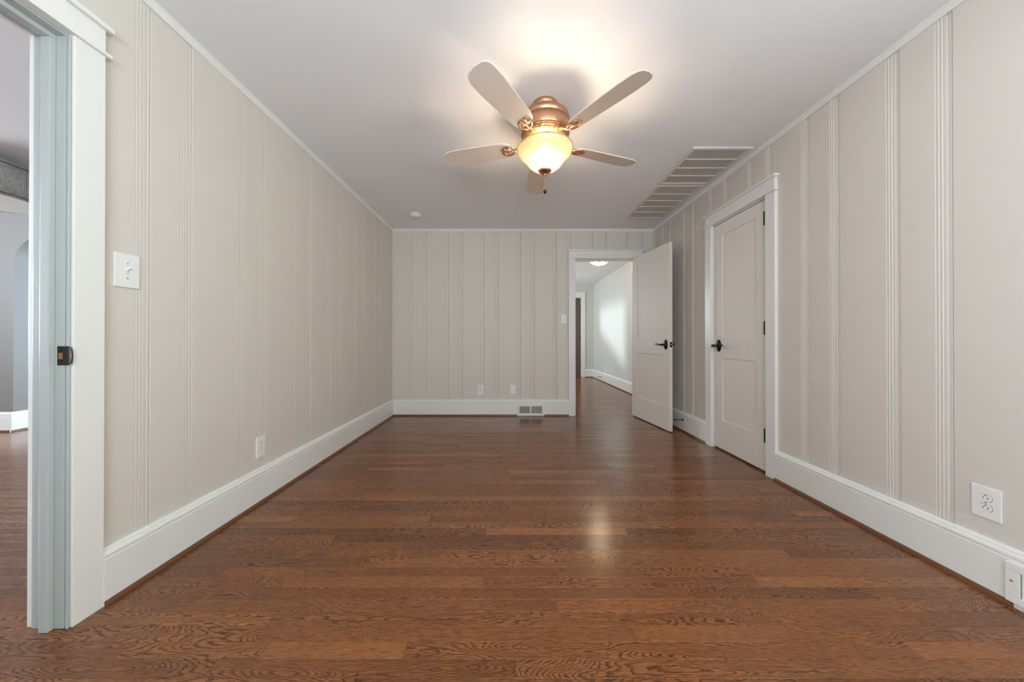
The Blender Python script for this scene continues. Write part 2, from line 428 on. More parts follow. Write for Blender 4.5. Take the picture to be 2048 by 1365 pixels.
# baseboards + shoe moulding
basep = [(0, 0), (.026, 0), (.026, .172), (.0245, .1735), (.0225, .1735), (.0225, .1765), (.0255, .180), (.026, .186), (.024, .192), (.019, .196), (.017, .1985), (.017, .2015), (.012, .206), (.008, .210), (0, .210)]
shoep = [(.026, 0), (.040, 0), (.0395, .006), (.037, .012), (.033, .0165), (.026, .0185)]
def base_run(name, fn, a, b, label, shoe=True, sl=None):
    bm = bmesh.new(); extrude(bm, basep, fn, a, b); o = link(name, bm, M['trim']); tag(o, label, None, kind='structure')
    if shoe:
        for s0, s1 in (sl or [(a, b)]):
            bm = bmesh.new(); extrude(bm, shoep, fn, s0, s1)
            s = link('shoe_moulding', bm, M['shoe'], o); s['label'] = 'brown stained quarter-round shoe'
    return o
CW = 0.085; RV = 0.006
base_run('baseboard_left', lambda d, h, t: (XL+d, t, h), D_L[1]+RV+CW, YF, 'tall white baseboard along the left wall')
base_run('baseboard_left', lambda d, h, t: (XL+d, t, h), YN, D_L[0]-RV-CW, 'tall white baseboard on the left wall before the opening')
base_run('baseboard_far', lambda d, h, t: (t, YF-d, h), XL, D_F[0]-RV-CW, 'tall white baseboard along the far wall', sl=[(XL, .106), (.460, D_F[0]-RV-CW)])
base_run('baseboard_right', lambda d, h, t: (XR-d, t, h), D_R[1]+RV+CW, YF, 'tall white baseboard between the closed door and the far corner')
base_run('baseboard_right', lambda d, h, t: (XR-d, t, h), YN, D_R[0]-RV-CW, 'tall white baseboard on the right wall near the camera', sl=[(YN, .84), (1.185, D_R[0]-RV-CW)])
base_run('baseboard_far', lambda d, h, t: (t, YF-d, h), D_F[1]+RV+CW, XR, 'short white baseboard piece behind the open door hinge')
base_run('baseboard_near', lambda d, h, t: (t, YN+d, h), XL, XR, 'white baseboard below the near windows')

# ------------------------------------------------------------------ door frames
CT = 0.024
def frame(parent, axis, face, sgn, u0, u1, wall_back, sub=True):
    """casing on the room side. axis 'x': wall normal is X, u is Y. sgn: direction out of the wall into the room along the normal"""
    def B(n0, n1, ua, ub, z0, z1, bev=0.0015):
        a, b = sorted((n0, n1)); bm = bmesh.new()
        if axis == 'x': box(bm, a, b, ua, ub, z0, z1, bev)
        else: box(bm, ua, ub, a, b, z0, z1, bev)
        return bm
    f = face; s = sgn
    link('casing', B(f, f+s*CT, u0-RV-CW, u0-RV, 0, HD+RV), M['trim'], parent)
    link('casing', B(f, f+s*CT, u1+RV, u1+RV+CW, 0, HD+RV), M['trim'], parent)
    h = link('head_casing', B(f, f+s*CT, u0-RV-CW, u1+RV+CW, HD+RV+.014, HD+RV+.098), M['trim'], parent)
    link('fillet', B(f, f+s*(CT+.012), u0-RV-CW-.014, u1+RV+CW+.014, HD+RV, HD+RV+.014, .004), M['trim'], h)
    link('cap', B(f, f+s*(CT+.016), u0-RV-CW-.016, u1+RV+CW+.016, HD+RV+.098, HD+RV+.116, .003), M['trim'], h)
def jambs(parent, axis, n0, n1, u0, u1, stop=None, sproud=.012):
    def B(a, b, ua, ub, z0, z1, bev=0.0015):
        a, b = sorted((a, b)); bm = bmesh.new()
        if axis == 'x': box(bm, a, b, ua, ub, z0, z1, bev)
        else: box(bm, ua, ub, a, b, z0, z1, bev)
        return bm
    link('jamb', B(n0, n1, u0-.018, u0, 0, HD), M['trim'], parent)
    link('jamb', B(n0, n1, u1, u1+.018, 0, HD), M['trim'], parent)
    link('head_jamb', B(n0, n1, u0-.018, u1+.018, HD, HD+.018), M['trim'], parent)
    if stop:
        a, b = stop
        link('stop', B(a, b, u0, u0+sproud, 0, HD-sproud), M['trim'], parent)
        link('stop', B(a, b, u1-sproud, u1, 0, HD-sproud), M['trim'], parent)
        link('head_stop', B(a, b, u0, u1, HD-sproud, HD), M['trim'], parent)

def lever(parent, side, x, z, hinge_dir=-1, side_label=None):
    """lever set on one face of a leaf; side = +1/-1 along local y; hinge_dir = local x direction of the lever"""
    bm = bmesh.new(); f = side*0.0175
    # stepped oval plate
    def plate(rx, rz, y0, y1, n=8, ph=PI/8):
        N = 32
        def rr(t):
            k = 1.0-0.035*math.cos(8*t)
            return k
        A = [bm.verts.new((x+rx*rr(2*PI*i/N)*math.cos(2*PI*i/N), y0, z+rz*rr(2*PI*i/N)*math.sin(2*PI*i/N))) for i in range(N)]
        Bv = [bm.verts.new((x+rx*.86*rr(2*PI*i/N)*math.cos(2*PI*i/N), y1, z+rz*.9*rr(2*PI*i/N)*math.sin(2*PI*i/N))) for i in range(N)]
        for i in range(N): bm.faces.new((A[i], A[(i+1) % N], Bv[(i+1) % N], Bv[i]))
        bm.faces.new(A); bm.faces.new(Bv[::-1])
    plate(.033, .056, f, f+side*.006); plate(.027, .048, f+side*.006, f+side*.010)
    tube(bm, [(x, f+side*.008, z), (x, f+side*.016, z), (x, f+side*.02, z), (x, f+side*.034, z), (x, f+side*.05, z), (x, f+side*.06, z), (x, f+side*.064, z)],
         [.020, .018, .012, .0105, .0125, .0125, .008], 16)
    h = hinge_dir; y = f+side*.052
    pts = [(x-h*.012, y, z), (x+h*.0, y, z), (x+h*.018, y, z), (x+h*.030, y, z+.0015), (x+h*.045, y, z-.001), (x+h*.058, y+side*.001, z-.003), (x+h*.072, y, z+.003),
           (x+h*.086, y-side*.003, z+.009), (x+h*.100, y-side*.005, z+.009), (x+h*.112, y-side*.006, z+.003), (x+h*.118, y-side*.006, z+.001)]
    rad = [.004, .013, .012, .0085, .011, .008, .007, .0065, .0062, .0068, .0035]
    tube(bm, pts, [(r, r*.95) for r in rad], 14)
    o = link('door_handle', bm, M['bronze'], parent, smooth=True); o['label'] = 'dark bronze lever handle with oval plate'
    return o
def leaf(parent, w, h, loc, rz, sides, hinge_side, hz=(.283, 1.083, 1.898)):
    """two-panel door leaf; local x 0 = hinge stile, w = latch stile; thickness centred on y=0; z=0 at leaf bottom"""
    t = .0175; st = .113; bm = bx(.05, w-.05, -.0075, .0075, .1, h-.08)
    lf = link('door_leaf', bm, M['door'], parent, loc=loc, rz=rz)
    z0 = loc[2]
    # z values are heights above floor
    up0, up1, lo0, lo1 = 1.013-z0, 1.935-z0, .275-z0, .828-z0
    def part(name, x0, x1, za, zb):
        link(name, bx(x0, x1, -t, t, za, zb, bev=.0022), M['door'], lf)
    part('stile', 0, st, 0, h); part('stile', w-st, w, 0, h)
    part('rail', st, w-st, 0, lo0); part('rail', st, w-st, lo1, up0); part('rail', st, w-st, up1, h)
    for nm, a, b in (('panel', lo0, lo1), ('panel', up0, up1)):
        link(nm, bx(st-.001, w-st+.001, -.0095, .0095, a-.001, b+.001), M['door'], lf)
    for s in sides: lever(lf, s, w-.064, .941-z0)
    # latch face plate on the edge
    bm = bx(w-.0005, w+.0015, -.0125, .0125, .941-z0-.028, .941-z0+.028, bev=.001)
    o = link('latch_plate', bm, M['bronze'], lf)
    bm = bx(w, w+.011, -.006, .006, .941-z0-.008, .941-z0+.008, bev=.002)
    o = link('latch_bolt', bm, M['steel'], lf)
    for z in hz:
        bm = bmesh.new(); y = hinge_side*(t+.013); x = .012
        tube(bm, [(x, y, z-z0-.052), (x, y, z-z0-.049), (x, y, z-z0+.049), (x, y, z-z0+.052)], [.004, .0068, .0068, .004], 12)
        box(bm, x-.004, x+.004, min(hinge_side*t, y), max(hinge_side*t, y), z-z0-.047, z-z0+.047)
        box(bm, x, x+.016, hinge_side*t-.0015*hinge_side if hinge_side < 0 else t-.0015, hinge_side*(t+.0015) if hinge_side > 0 else -t-.0015+.003, z-z0-.047, z-z0+.047)
        link('hinge', bm, M['bronze'], lf)
    return lf

# door_1: closed closet door in the right wall
d1 = tag(empty('door_1', (XR, D_R[0], 0)), 'closed white two-panel door set in the right wall', 'door', kind='structure')
d1.location = (0, 0, 0)
frame(d1, 'x', XR, -1, D_R[0], D_R[1], None)
jambs(d1, 'x', XR, XR+.13, D_R[0], D_R[1], stop=(XR+.045, XR+.08))
leaf(d1, D_R[1]-D_R[0]-.008, 2.030, (XR+.005+.0175, D_R[0]+.005, .014), PI/2, (1,), 1)
struct('wall_closet', bx(XR+.5, XR+.56, 2.0, 3.3, 0, ZC), M['wall'], 'back of the closet behind the closed door')
struct('wall_closet', bx(XR+.13, XR+.5, 1.95, 2.0, 0, ZC), M['wall'], 'closet side wall nearer the camera')
struct('wall_closet', bx(XR+.13, XR+.5, 3.3, 3.35, 0, ZC), M['wall'], 'closet side wall farther from the camera')

# door_2: open door in the far wall
d2 = tag(empty('door_2'), 'open white two-panel door standing in the far doorway', 'door', kind='structure')
frame(d2, 'y', YF, -1, D_F[0], D_F[1], None)
jambs(d2, 'y', YF, HY0, D_F[0], D_F[1], stop=(YF+.042, YF+.075))
leaf(d2, .759, 2.034, (1.6295, 4.1505, .012), math.atan2(-.990, .138), (1, -1), 1)

# door_3: cased opening on the left with strike plate
d3 = tag(empty('door_3'), 'white cased opening to the side room at the left edge', 'door frame', kind='structure')
frame(d3, 'x', XL, 1, D_L[0], D_L[1], None)
# casing on the side-room face
for (a, b) in ((D_L[0]-RV-CW, D_L[0]-RV), (D_L[1]+RV, D_L[1]+RV+CW)):
    link('casing', bx(XLo-CT, XLo, a, b, 0, HD+RV+.1, bev=.0015), M['trim'], d3)
link('casing', bx(XLo-CT, XLo, D_L[0]-RV, D_L[1]+RV, HD+RV, HD+RV+.1, bev=.0015), M['trim'], d3)
# jamb in two steps, as the photo shows: rabbet, then the stop, then the deep jamb
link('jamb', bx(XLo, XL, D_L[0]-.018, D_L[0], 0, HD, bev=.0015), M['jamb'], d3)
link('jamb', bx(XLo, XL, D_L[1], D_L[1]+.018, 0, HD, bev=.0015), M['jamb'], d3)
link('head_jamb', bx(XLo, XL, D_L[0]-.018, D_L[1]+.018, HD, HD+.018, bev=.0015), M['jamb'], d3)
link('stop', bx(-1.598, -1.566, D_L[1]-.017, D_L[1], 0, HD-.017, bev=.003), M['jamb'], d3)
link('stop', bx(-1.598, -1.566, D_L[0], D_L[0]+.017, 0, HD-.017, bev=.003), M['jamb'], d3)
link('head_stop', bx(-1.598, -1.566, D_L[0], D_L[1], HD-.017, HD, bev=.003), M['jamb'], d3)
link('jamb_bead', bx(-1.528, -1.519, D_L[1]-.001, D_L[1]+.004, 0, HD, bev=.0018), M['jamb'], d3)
# strike plate with rounded lip and brass-coloured hole
bm = bmesh.new(); y = D_L[1]
out = [(-1.556, .908), (-1.520, .908)]
for i in range(13):
    a = -PI/2+PI*i/12; out.append((-1.520+.022*math.cos(a), .941+.033*math.sin(a)))
out += [(-1.520, .974), (-1.556, .974)]
out2 = []
for p in out:
    if not out2 or (abs(p[0]-out2[-1][0])+abs(p[1]-out2[-1][1])) > 1e-4: out2.append(p)
extrude(bm, out2, lambda p, q, t: (p, y-t-(max(0, p+1.520)*.25), q), -.0002, .0022)
sp = link('strike_plate', bm, M['bronze'], d3); sp['label'] = 'dark bronze strike plate on the painted jamb'
bm = bx(-1.5515, -1.5365, y-.0034, y-.0020, .929, .951, bev=.0006); o = link('latch_pocket', bm, M['brass'], sp); o['label'] = 'bare brass-coloured latch pocket'
for zz in (.962, .920):
    bm = bmesh.new(); tube(bm, [(-1.546, y-.002, zz), (-1.546, y-.0036, zz)], .0034, 12); link('screw', bm, M['slot'], sp)

# ------------------------------------------------------------------ near windows (behind the camera)
for k, (a, b, z0, z1) in enumerate(WIN):
    w = tag(empty('window_%d' % (k+1)), 'white sash window in the near wall behind the camera', 'window', kind='structure')
    def fr(x0, x1, za, zb, y0=YN-.10, y1=YN-.02): link('window_frame', bx(x0, x1, y0, y1, za, zb), M['trim'], w)
    fr(a, a+.04, z0, z1); fr(b-.04, b, z0, z1); fr(a+.04, b-.04, z0, z0+.04); fr(a+.04, b-.04, z1-.04, z1); fr(a+.04, b-.04, (z0+z1)/2-.02, (z0+z1)/2+.02, YN-.04, YN-.015)
    link('casing', bx(a-.085, a, YN, YN+.024, z0-.02, z1+.09), M['trim'], w); link('casing', bx(b, b+.085, YN, YN+.024, z0-.02, z1+.09), M['trim'], w)
    link('casing', bx(a, b, YN, YN+.024, z1, z1+.09), M['trim'], w); link('sill', bx(a-.1, b+.1, YN-.02, YN+.05, z0-.045, z0-.02), M['trim'], w)

w = tag(empty('window_2'), 'white window in the right wall behind the camera', 'window', kind='structure')
for (ya, yb, za, zb_) in ((-1.12, -1.08, .72, 2.1), (-.24, -.20, .72, 2.1), (-1.08, -.24, .72, .76), (-1.08, -.24, 2.06, 2.1), (-1.08, -.24, 1.39, 1.43)):
    link('window_frame', bx(XR+.02, XR+.05, ya, yb, za, zb_), M['trim'], w)
for (ya, yb, za, zb_) in ((-1.205, -1.12, .70, 2.19), (-.20, -.115, .70, 2.19), (-1.12, -.20, 2.1, 2.19), (-1.12, -.20, .63, .72)):
    link('casing', bx(XR-.024, XR, ya, yb, za, zb_), M['trim'], w)

# ------------------------------------------------------------------ side room beyond the left opening
AX0, AX1, AY, AH = -5.385, -3.9, 3.45, 2.12
bm = bmesh.new()
R_ = .30
pts = [(-7.1, 0), (AX0, 0), (AX0, AH-R_)]
for i in range(1, 11):
    a = PI-(PI/2)*i/10; pts.append((AX0+R_+R_*math.cos(a), AH-R_+R_*math.sin(a)))
for i in range(0, 10):
    a = PI/2-(PI/2)*i/10; pts.append((AX1-R_+R_*math.cos(a), AH-R_+R_*math.sin(a)))
pts += [(AX1, AH-R_), (AX1, 0), (XLo, 0), (XLo, ZC), (-7.1, ZC)]
extrude(bm, pts, lambda p, q, t: (p, t, q), AY, AY+.24)
bm.normal_update(); bmesh.ops.triangulate(bm, faces=[f for f in bm.faces if len(f.verts) > 4])
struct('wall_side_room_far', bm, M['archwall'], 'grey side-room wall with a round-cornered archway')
struct('wall_side_room_left', wall_with_holes('x', -7.2, -7.1, -1.7, 5.4, [(-.35, 1.55, .72, 2.18)]), M['sidewall'], 'grey left wall of the side room with a wide window')
struct('wall_side_room_near', bx(-7.1, XLo, -1.7, -1.6, 0, ZC), M['sidewall'], 'near wall of the side room')
struct('wall_arch_room_far', bx(-7.1, -.65, 5.3, 5.4, 0, ZC), M['sidewall'], 'grey wall beyond the archway')
struct('wall_arch_room_right', bx(-3.0, -2.9, AY+.24, 5.3, 0, ZC), M['sidewall'], 'right wall of the room beyond the archway')
base_run('baseboard_side_room', lambda d, h, t: (t, AY-d, h), -7.1, AX0+.0, 'white baseboard below the grey wall beside the archway')
base_run('baseboard_archway', lambda d, h, t: (AX0+d, t, h), AY-.026, AY+.24, 'white baseboard returning into the archway')
base_run('baseboard_arch_room', lambda d, h, t: (t, 5.3-d, h), -7.1, -3.0, 'white baseboard beyond the archway')
bm = bmesh.new(); extrude(bm, [(0, 0), (.045, 0), (.045, -.008), (.03, -.02), (.012, -.03), (.012, -.05), (0, -.052)], lambda d, h, t: (t, AY-d, ZC+h), -7.1, XLo)
trim(bm, M['trim'], 'white crown strip above the archway wall')
# drum ceiling light
dl = tag(empty('drum_ceiling_light', (-4.20, 2.45, 2.10)), 'grey linen drum ceiling light with black edge lines in the side room', 'ceiling light')
def at(o, bm_name, bm, m, smooth=False):
    return link(bm_name, bm, m, o, smooth)
R = .350; zt, zb = .275, 0.0
bm = bmesh.new(); lathe(bm, [(R, 0.0), (R, zt), (R-.004, zt), (R-.004, 0.0)], seg=96, closed=True); link('lamp_shade', bm, M['weave'], dl, True)
for za in (.020, .250):
    bm = bmesh.new(); lathe(bm, [(R+.0008, za-.0025), (R+.0008, za+.0025), (R, za+.0025), (R, za-.0025)], seg=96, closed=True)
    o = link('edge_ribbon', bm, M['black_line'], dl); o['label'] = 'thin black edge line'
bm = bmesh.new(); lathe(bm, [(0, .006), (R-.006, .006), (R-.006, .010), (0, .010)], seg=96); link('diffuser', bm, M['plastic'], dl)
bm = bmesh.new(); lathe(bm, [(0, .347), (.07, .347), (.07, .335), (.012, .33), (.012, .012), (0, .012)], seg=32); link('canopy', bm, M['steel'], dl, True)
a = math.radians(14); bm = bmesh.new(); tube(bm, [((R+.0006)*math.cos(a), (R+.0006)*math.sin(a), 0.001), ((R+.0006)*math.cos(a), (R+.0006)*math.sin(a), zt-.001)], .0016, 6); link('seam', bm, M['shade'], dl)

# ------------------------------------------------------------------ hall beyond the far doorway
struct('wall_hall_right', bx(HXR, HXR+.1, HY0, HYF+.1, 0, ZC), M['hallwall'], 'pale hall wall on the right, lit by a patch of daylight')
DH = (1.02, 1.905, 2.10)
struct('wall_hall_far', wall_with_holes('y', HYF, HYF+.12, HXL-.1, HXR, [(DH[0], DH[1], 0, DH[2])]), M['hallwall'], 'pale wall at the far end of the hall')
struct('wall_hall_left', wall_with_holes('x', HXL-.1, HXL, HY0, HYF, [(6.55, 8.25, .80, 2.1)]), M['hallwall'], 'hall wall on the left with a window')
bm = bmesh.new(); extrude(bm, [(6.55, .80), (8.25, .80), (8.25, 1.58)], lambda p, q, t: (t, p, q), HXL-.08, HXL-.02)  # unseen triangle added to cut the sun patch along a slope
struct('trim_20', bm, M['trim'], 'added unseen triangle across the hall window that slants the sun patch')
def base2(name, fn, a, b, label): return base_run(name, fn, a, b, label)
base2('baseboard_hall_right', lambda d, h, t: (HXR-d, t, h), HY0, HYF, 'white baseboard along the right side of the hall')
base2('baseboard_hall_far', lambda d, h, t: (t, HYF-d, h), DH[1]+.105, HXR, 'short white baseboard beside the hall end doorway')
d4 = tag(empty('door_4'), 'dark brown door in a white frame at the far end of the hall', 'door', kind='structure')
link('casing', bx(DH[1], DH[1]+.105, HYF-.022, HYF, 0, DH[2]+.005, bev=.002), M['trim'], d4)
link('casing', bx(DH[0]-.105, DH[0], HYF-.022, HYF, 0, DH[2]+.005, bev=.002), M['trim'], d4)
hc = link('head_casing', bx(DH[0]-.105, DH[1]+.105, HYF-.022, HYF, DH[2]+.005, DH[2]+.13, bev=.002), M['trim'], d4)
link('cap', bx(DH[0]-.125, DH[1]+.125, HYF-.036, HYF, DH[2]+.13, DH[2]+.15, bev=.003), M['trim'], hc)
lf = link('door_leaf', bx(DH[0]+.004, DH[1]-.004, HYF+.03, HYF+.07, .01, DH[2]-.004, bev=.002), M['brown_door'], d4); lf['label'] = 'dark brown stained leaf'
for z0_, z1_ in ((.25, .9), (1.05, 1.95)):
    link('panel', bx(DH[0]+.13, DH[1]-.15, HYF+.022, HYF+.03, z0_, z1_, bev=.003), M['brown_door'], lf)
for zz in (.3, 1.05, 1.85):
    link('hinge', bx(DH[1]-.014, DH[1]-.003, HYF+.018, HYF+.03, zz-.05, zz+.05), M['bronze'], lf)
link('threshold', bx(DH[0], DH[1], HYF-.005, HYF+.12, 0, .018, bev=.003), M['shoe'], d4)
# hall ceiling light: clear ribbed bowl hanging below the ceiling
HL = (1.494, 5.25)
hl = tag(empty('hall_ceiling_light', (HL[0], HL[1], ZC)), 'lit glass bowl ceiling light glimpsed at the top of the far doorway', 'ceiling light')
zb = 2.225-ZC
bm = bmesh.new(); lathe(bm, [(0, zb), (.06, zb+.004), (.105, zb+.020), (.14, zb+.045), (.158, zb+.075), (.150, zb+.095), (.145, zb+.095), (.150, zb+.076), (.134, zb+.05), (.10, zb+.025), (.055, zb+.009), (0, zb+.005)], seg=48)
link('glass_bowl', bm, M['hall_glass'], hl, True)
bm = bmesh.new(); lathe(bm, [(0, 0), (.075, 0), (.075, -.012), (.05, -.03), (.014, -.035), (.014, -.075), (.03, -.08), (.145, -.118), (.152, -.126), (.152, -.132), (0, -.125)], seg=40)
link('canopy', bm, M['fan_bronze'], hl, True)
for dx in (-.055, .055):
    bm = bmesh.new(); bmesh.ops.create_uvsphere(bm, u_segments=16, v_segments=10, radius=.024, matrix=Matrix.Translation((dx, 0, zb+.062))); link('light_bulb', bm, M['hall_bulb'], hl, True)
point('hall_lamp_light', (HL[0], HL[1], 2.20), 6, (1.0, 0.84, 0.62), 0.06)

# ------------------------------------------------------------------ ceiling fan with light kit
FX, FY = .222, 1.96
fan = tag(empty('ceiling_fan', (FX, FY, ZC)), 'copper-bronze ceiling fan with pale blades and a lit amber glass bowl', 'ceiling fan')
def Z(z): return z-ZC
bm = bmesh.new(); lathe(bm, [(0, 0), (.078, 0), (.080, Z(2.438)), (.074, Z(2.425)), (.068, Z(2.412)), (.075, Z(2.402)), (.105, Z(2.392)), (.130, Z(2.380)), (.146, Z(2.364)), (.151, Z(2.350)),
    (.151, Z(2.334)), (.146, Z(2.331)), (.146, Z(2.325)), (.151, Z(2.322)), (.152, Z(2.29)), (.150, Z(2.262)), (.142, Z(2.250)), (0, Z(2.250))], seg=64)
link('motor_housing', bm, M['fan_bronze'], fan, True)
# decorative rotor ring with flutes
rot = bmesh.new()
N = 96; prof = [(.136, 2.2495), (.138, 2.240), (.128, 2.232), (.112, 2.226), (.100, 2.222)]
rings = []
for ri, (r, z) in enumerate(prof):
    k = (0, .6, 1, .7, 0)[ri]
    rings.append([rot.verts.new(((r+k*.004*math.cos(24*2*PI*i/N))*math.cos(2*PI*i/N), (r+k*.004*math.cos(24*2*PI*i/N))*math.sin(2*PI*i/N), Z(z))) for i in range(N)])
for A, B in zip(rings, rings[1:]):
    for i in range(N): rot.faces.new((A[i], A[(i+1) % N], B[(i+1) % N], B[i]))
link('rotor_ring', rot, M['fan_bronze'], fan, True)
bm = bmesh.new(); lathe(bm, [(.10, Z(2.224)), (.062, Z(2.222)), (.056, Z(2.214)), (.058, Z(2.200)), (.072, Z(2.196)), (.078, Z(2.188)), (.076, Z(2.178)), (.0, Z(2.176))], seg=48)
link('light_fitter', bm, M['fan_bronze'], fan, True)
# blades at rest
def blade_bm():
    bm = bmesh.new()
    # outline in (radial, half width)
    ol = [(.215, .030), (.235, .050), (.27, .058), (.35, .062), (.45, .066), (.55, .069), (.62, .067), (.65, .058), (.666, .040), (.672, .0)]
    top = [(r, w) for r, w in ol]+[(r, -w) for r, w in ol[-2::-1]]
    pitch = math.radians(12); t = .006
    def P(r, w, z): return (r, w*math.cos(pitch), Z(2.205)+z+w*math.sin(pitch))
    A = [bm.verts.new(P(r, w, 0)) for r, w in top]; Bv = [bm.verts.new(P(r, w, t)) for r, w in top]
    n = len(top)
    for i in range(n): bm.faces.new((A[i], A[(i+1) % n], Bv[(i+1) % n], Bv[i]))
    bm.faces.new(A[::-1]); bm.faces.new(Bv)
    return bm
def iron_bm():
    bm = bmesh.new(); pitch = math.radians(12)
    zc = 2.232
    def Q(r, w, z): return (r, w*math.cos(pitch), Z(z)+w*math.sin(pitch))
    tube(bm, [Q(.120, 0, 2.238), Q(.150, 0, 2.226), Q(.175, 0, 2.208), Q(.20, 0, 2.200)], [(.014, .005), (.011, .006), (.010, .006), (.012, .005)], 10)
    for s in (-1, 1):
        tube(bm, [Q(.190, s*.004, 2.201), Q(.205, s*.026, 2.201), Q(.228, s*.036, 2.201), Q(.255, s*.030, 2.202), Q(.272, s*.016, 2.202), Q(.262, s*.006, 2.202)], [.006, .006, .0055, .005, .005, .003], 8)
    tube(bm, [Q(.195, 0, 2.201), Q(.24, 0, 2.2015), Q(.275, 0, 2.202)], [.006, .006, .004], 8)
    for (r, w) in ((.235, .02), (.235, -.02), (.268, 0)):
        tube(bm, [Q(r, w, 2.199), Q(r, w, 2.206)], .006, 10)
    return bm
b0 = link('fan_blade', blade_bm(), M['fan_blade'], fan); i0 = link('blade_bracket', iron_bm(), M['fan_bronze'], fan, True)
i0['label'] = 'scrolled copper-bronze blade bracket'
A0 = math.radians(20)
for k in range(5):
    a = A0+2*PI*k/5
    if k == 0: b, i = b0, i0
    else:
        b = b0.copy(); i = i0.copy(); C.objects.link(b); C.objects.link(i); b.parent = fan; i.parent = fan
    b.rotation_euler = (0, 0, a); i.rotation_euler = (0, 0, a)
# glass bowl
bm = bmesh.new()
outp = [(.169, 2.172), (.1665, 2.162), (.158, 2.145), (.143, 2.130), (.129, 2.118), (.119, 2.106), (.111, 2.093), (.099, 2.077), (.080, 2.061), (.054, 2.047), (.024, 2.039), (.006, 2.037)]
inn = [(max(r-.004, .006), z+.0025) for r, z in outp[::-1]]
lathe(bm, [(r, Z(z)) for r, z in outp+inn], seg=72, closed=True)
link('glass_bowl', bm, M['bowl'], fan, True)
bm = bmesh.new(); lathe(bm, [(.169, Z(2.176)), (.1715, Z(2.174)), (.1715, Z(2.170)), (.169, Z(2.169)), (.1665, Z(2.172))], seg=72, closed=True)
link('bowl_rim', bm, M['bowl'], fan, True)
bm = bmesh.new(); lathe(bm, [(0, Z(2.176)), (.006, Z(2.176)), (.006, Z(2.052)), (0, Z(2.052))], seg=12); link('centre_rod', bm, M['fan_bronze'], fan, True)
bm = bmesh.new(); lathe(bm, [(.0, Z(2.052)), (.030, Z(2.050)), (.041, Z(2.043)), (.0415, Z(2.038)), (.034, Z(2.030)), (.020, Z(2.024)), (.009, Z(2.021)), (.007, Z(2.016)), (.009, Z(2.012)), (.006, Z(2.007)), (0, Z(2.006))], seg=40)
fi = link('finial', bm, M['fan_bronze'], fan, True)
# two lamps
B1 = (-.034, -.040, 2.090); B2 = (.044, .004, 2.088)
for (x, y, z) in (B1, B2):
    bm = bmesh.new(); lathe(bm, [(0, Z(z-.030)), (.018, Z(z-.027)), (.029, Z(z-.015)), (.033, Z(z)), (.027, Z(z+.016)), (.013, Z(z+.030)), (.012, Z(z+.040)), (0, Z(z+.041))], cx=x, cy=y, seg=24)
    link('light_bulb', bm, M['bulb'], fan, True)
    bm = bmesh.new(); lathe(bm, [(0, Z(z+.0405)), (.015, Z(z+.0405)), (.017, Z(2.176)), (0, Z(2.176))], cx=x, cy=y, seg=20); link('lamp_socket', bm, M['plastic'], fan, True)
    point('fan_lamp_light', (FX+x, FY+y, z+.006), 62, (1.0, 0.81, 0.65), 0.03)
# pull chain
bm = bmesh.new()
zc = 2.006
while zc > 1.932:
    bmesh.ops.create_icosphere(bm, subdivisions=1, radius=.0014, matrix=Matrix.Translation((.0, -.004, Z(zc)))); zc -= .0032
tube(bm, [(0, -.004, Z(2.010)), (0, -.004, Z(1.93))], .0006, 5)
pc = link('pull_chain', bm, M['steel'], fan)
bm = bmesh.new(); lathe(bm, [(0, Z(1.935)), (.002, Z(1.932)), (.0035, Z(1.926)), (.008, Z(1.919)), (.0105, Z(1.910)), (.0085, Z(1.902)), (.004, Z(1.898)), (0, Z(1.8975))], cx=0, cy=-.004, seg=24)
link('pull_knob', bm, M['bronze'], pc, True)

# ------------------------------------------------------------------ smoke detector
sd = tag(empty('smoke_detector', (-1.08, 3.66, ZC)), 'round white smoke detector on the ceiling near the far left corner', 'smoke detector')
bm = bmesh.new(); lathe(bm, [(0, 0), (.066, 0), (.067, -.006), (.066, -.010), (.050, -.011), (0, -.011)], seg=40); link('mounting_plate', bm, M['plastic'], sd, True)
bm = bmesh.new(); lathe(bm, [(0, -.011), (.050, -.011), (.050, -.015), (.060, -.0155), (.0605, -.022), (.056, -.032), (.044, -.037), (.02, -.039), (0, -.039)], seg=40); link('cover', bm, M['plastic'], sd, True)
bm = bmesh.new(); lathe(bm, [(0, -.039), (.010, -.039), (.010, -.041), (0, -.0412)], cx=.02, cy=-.015, seg=16); link('test_button', bm, M['plastic'], sd, True)

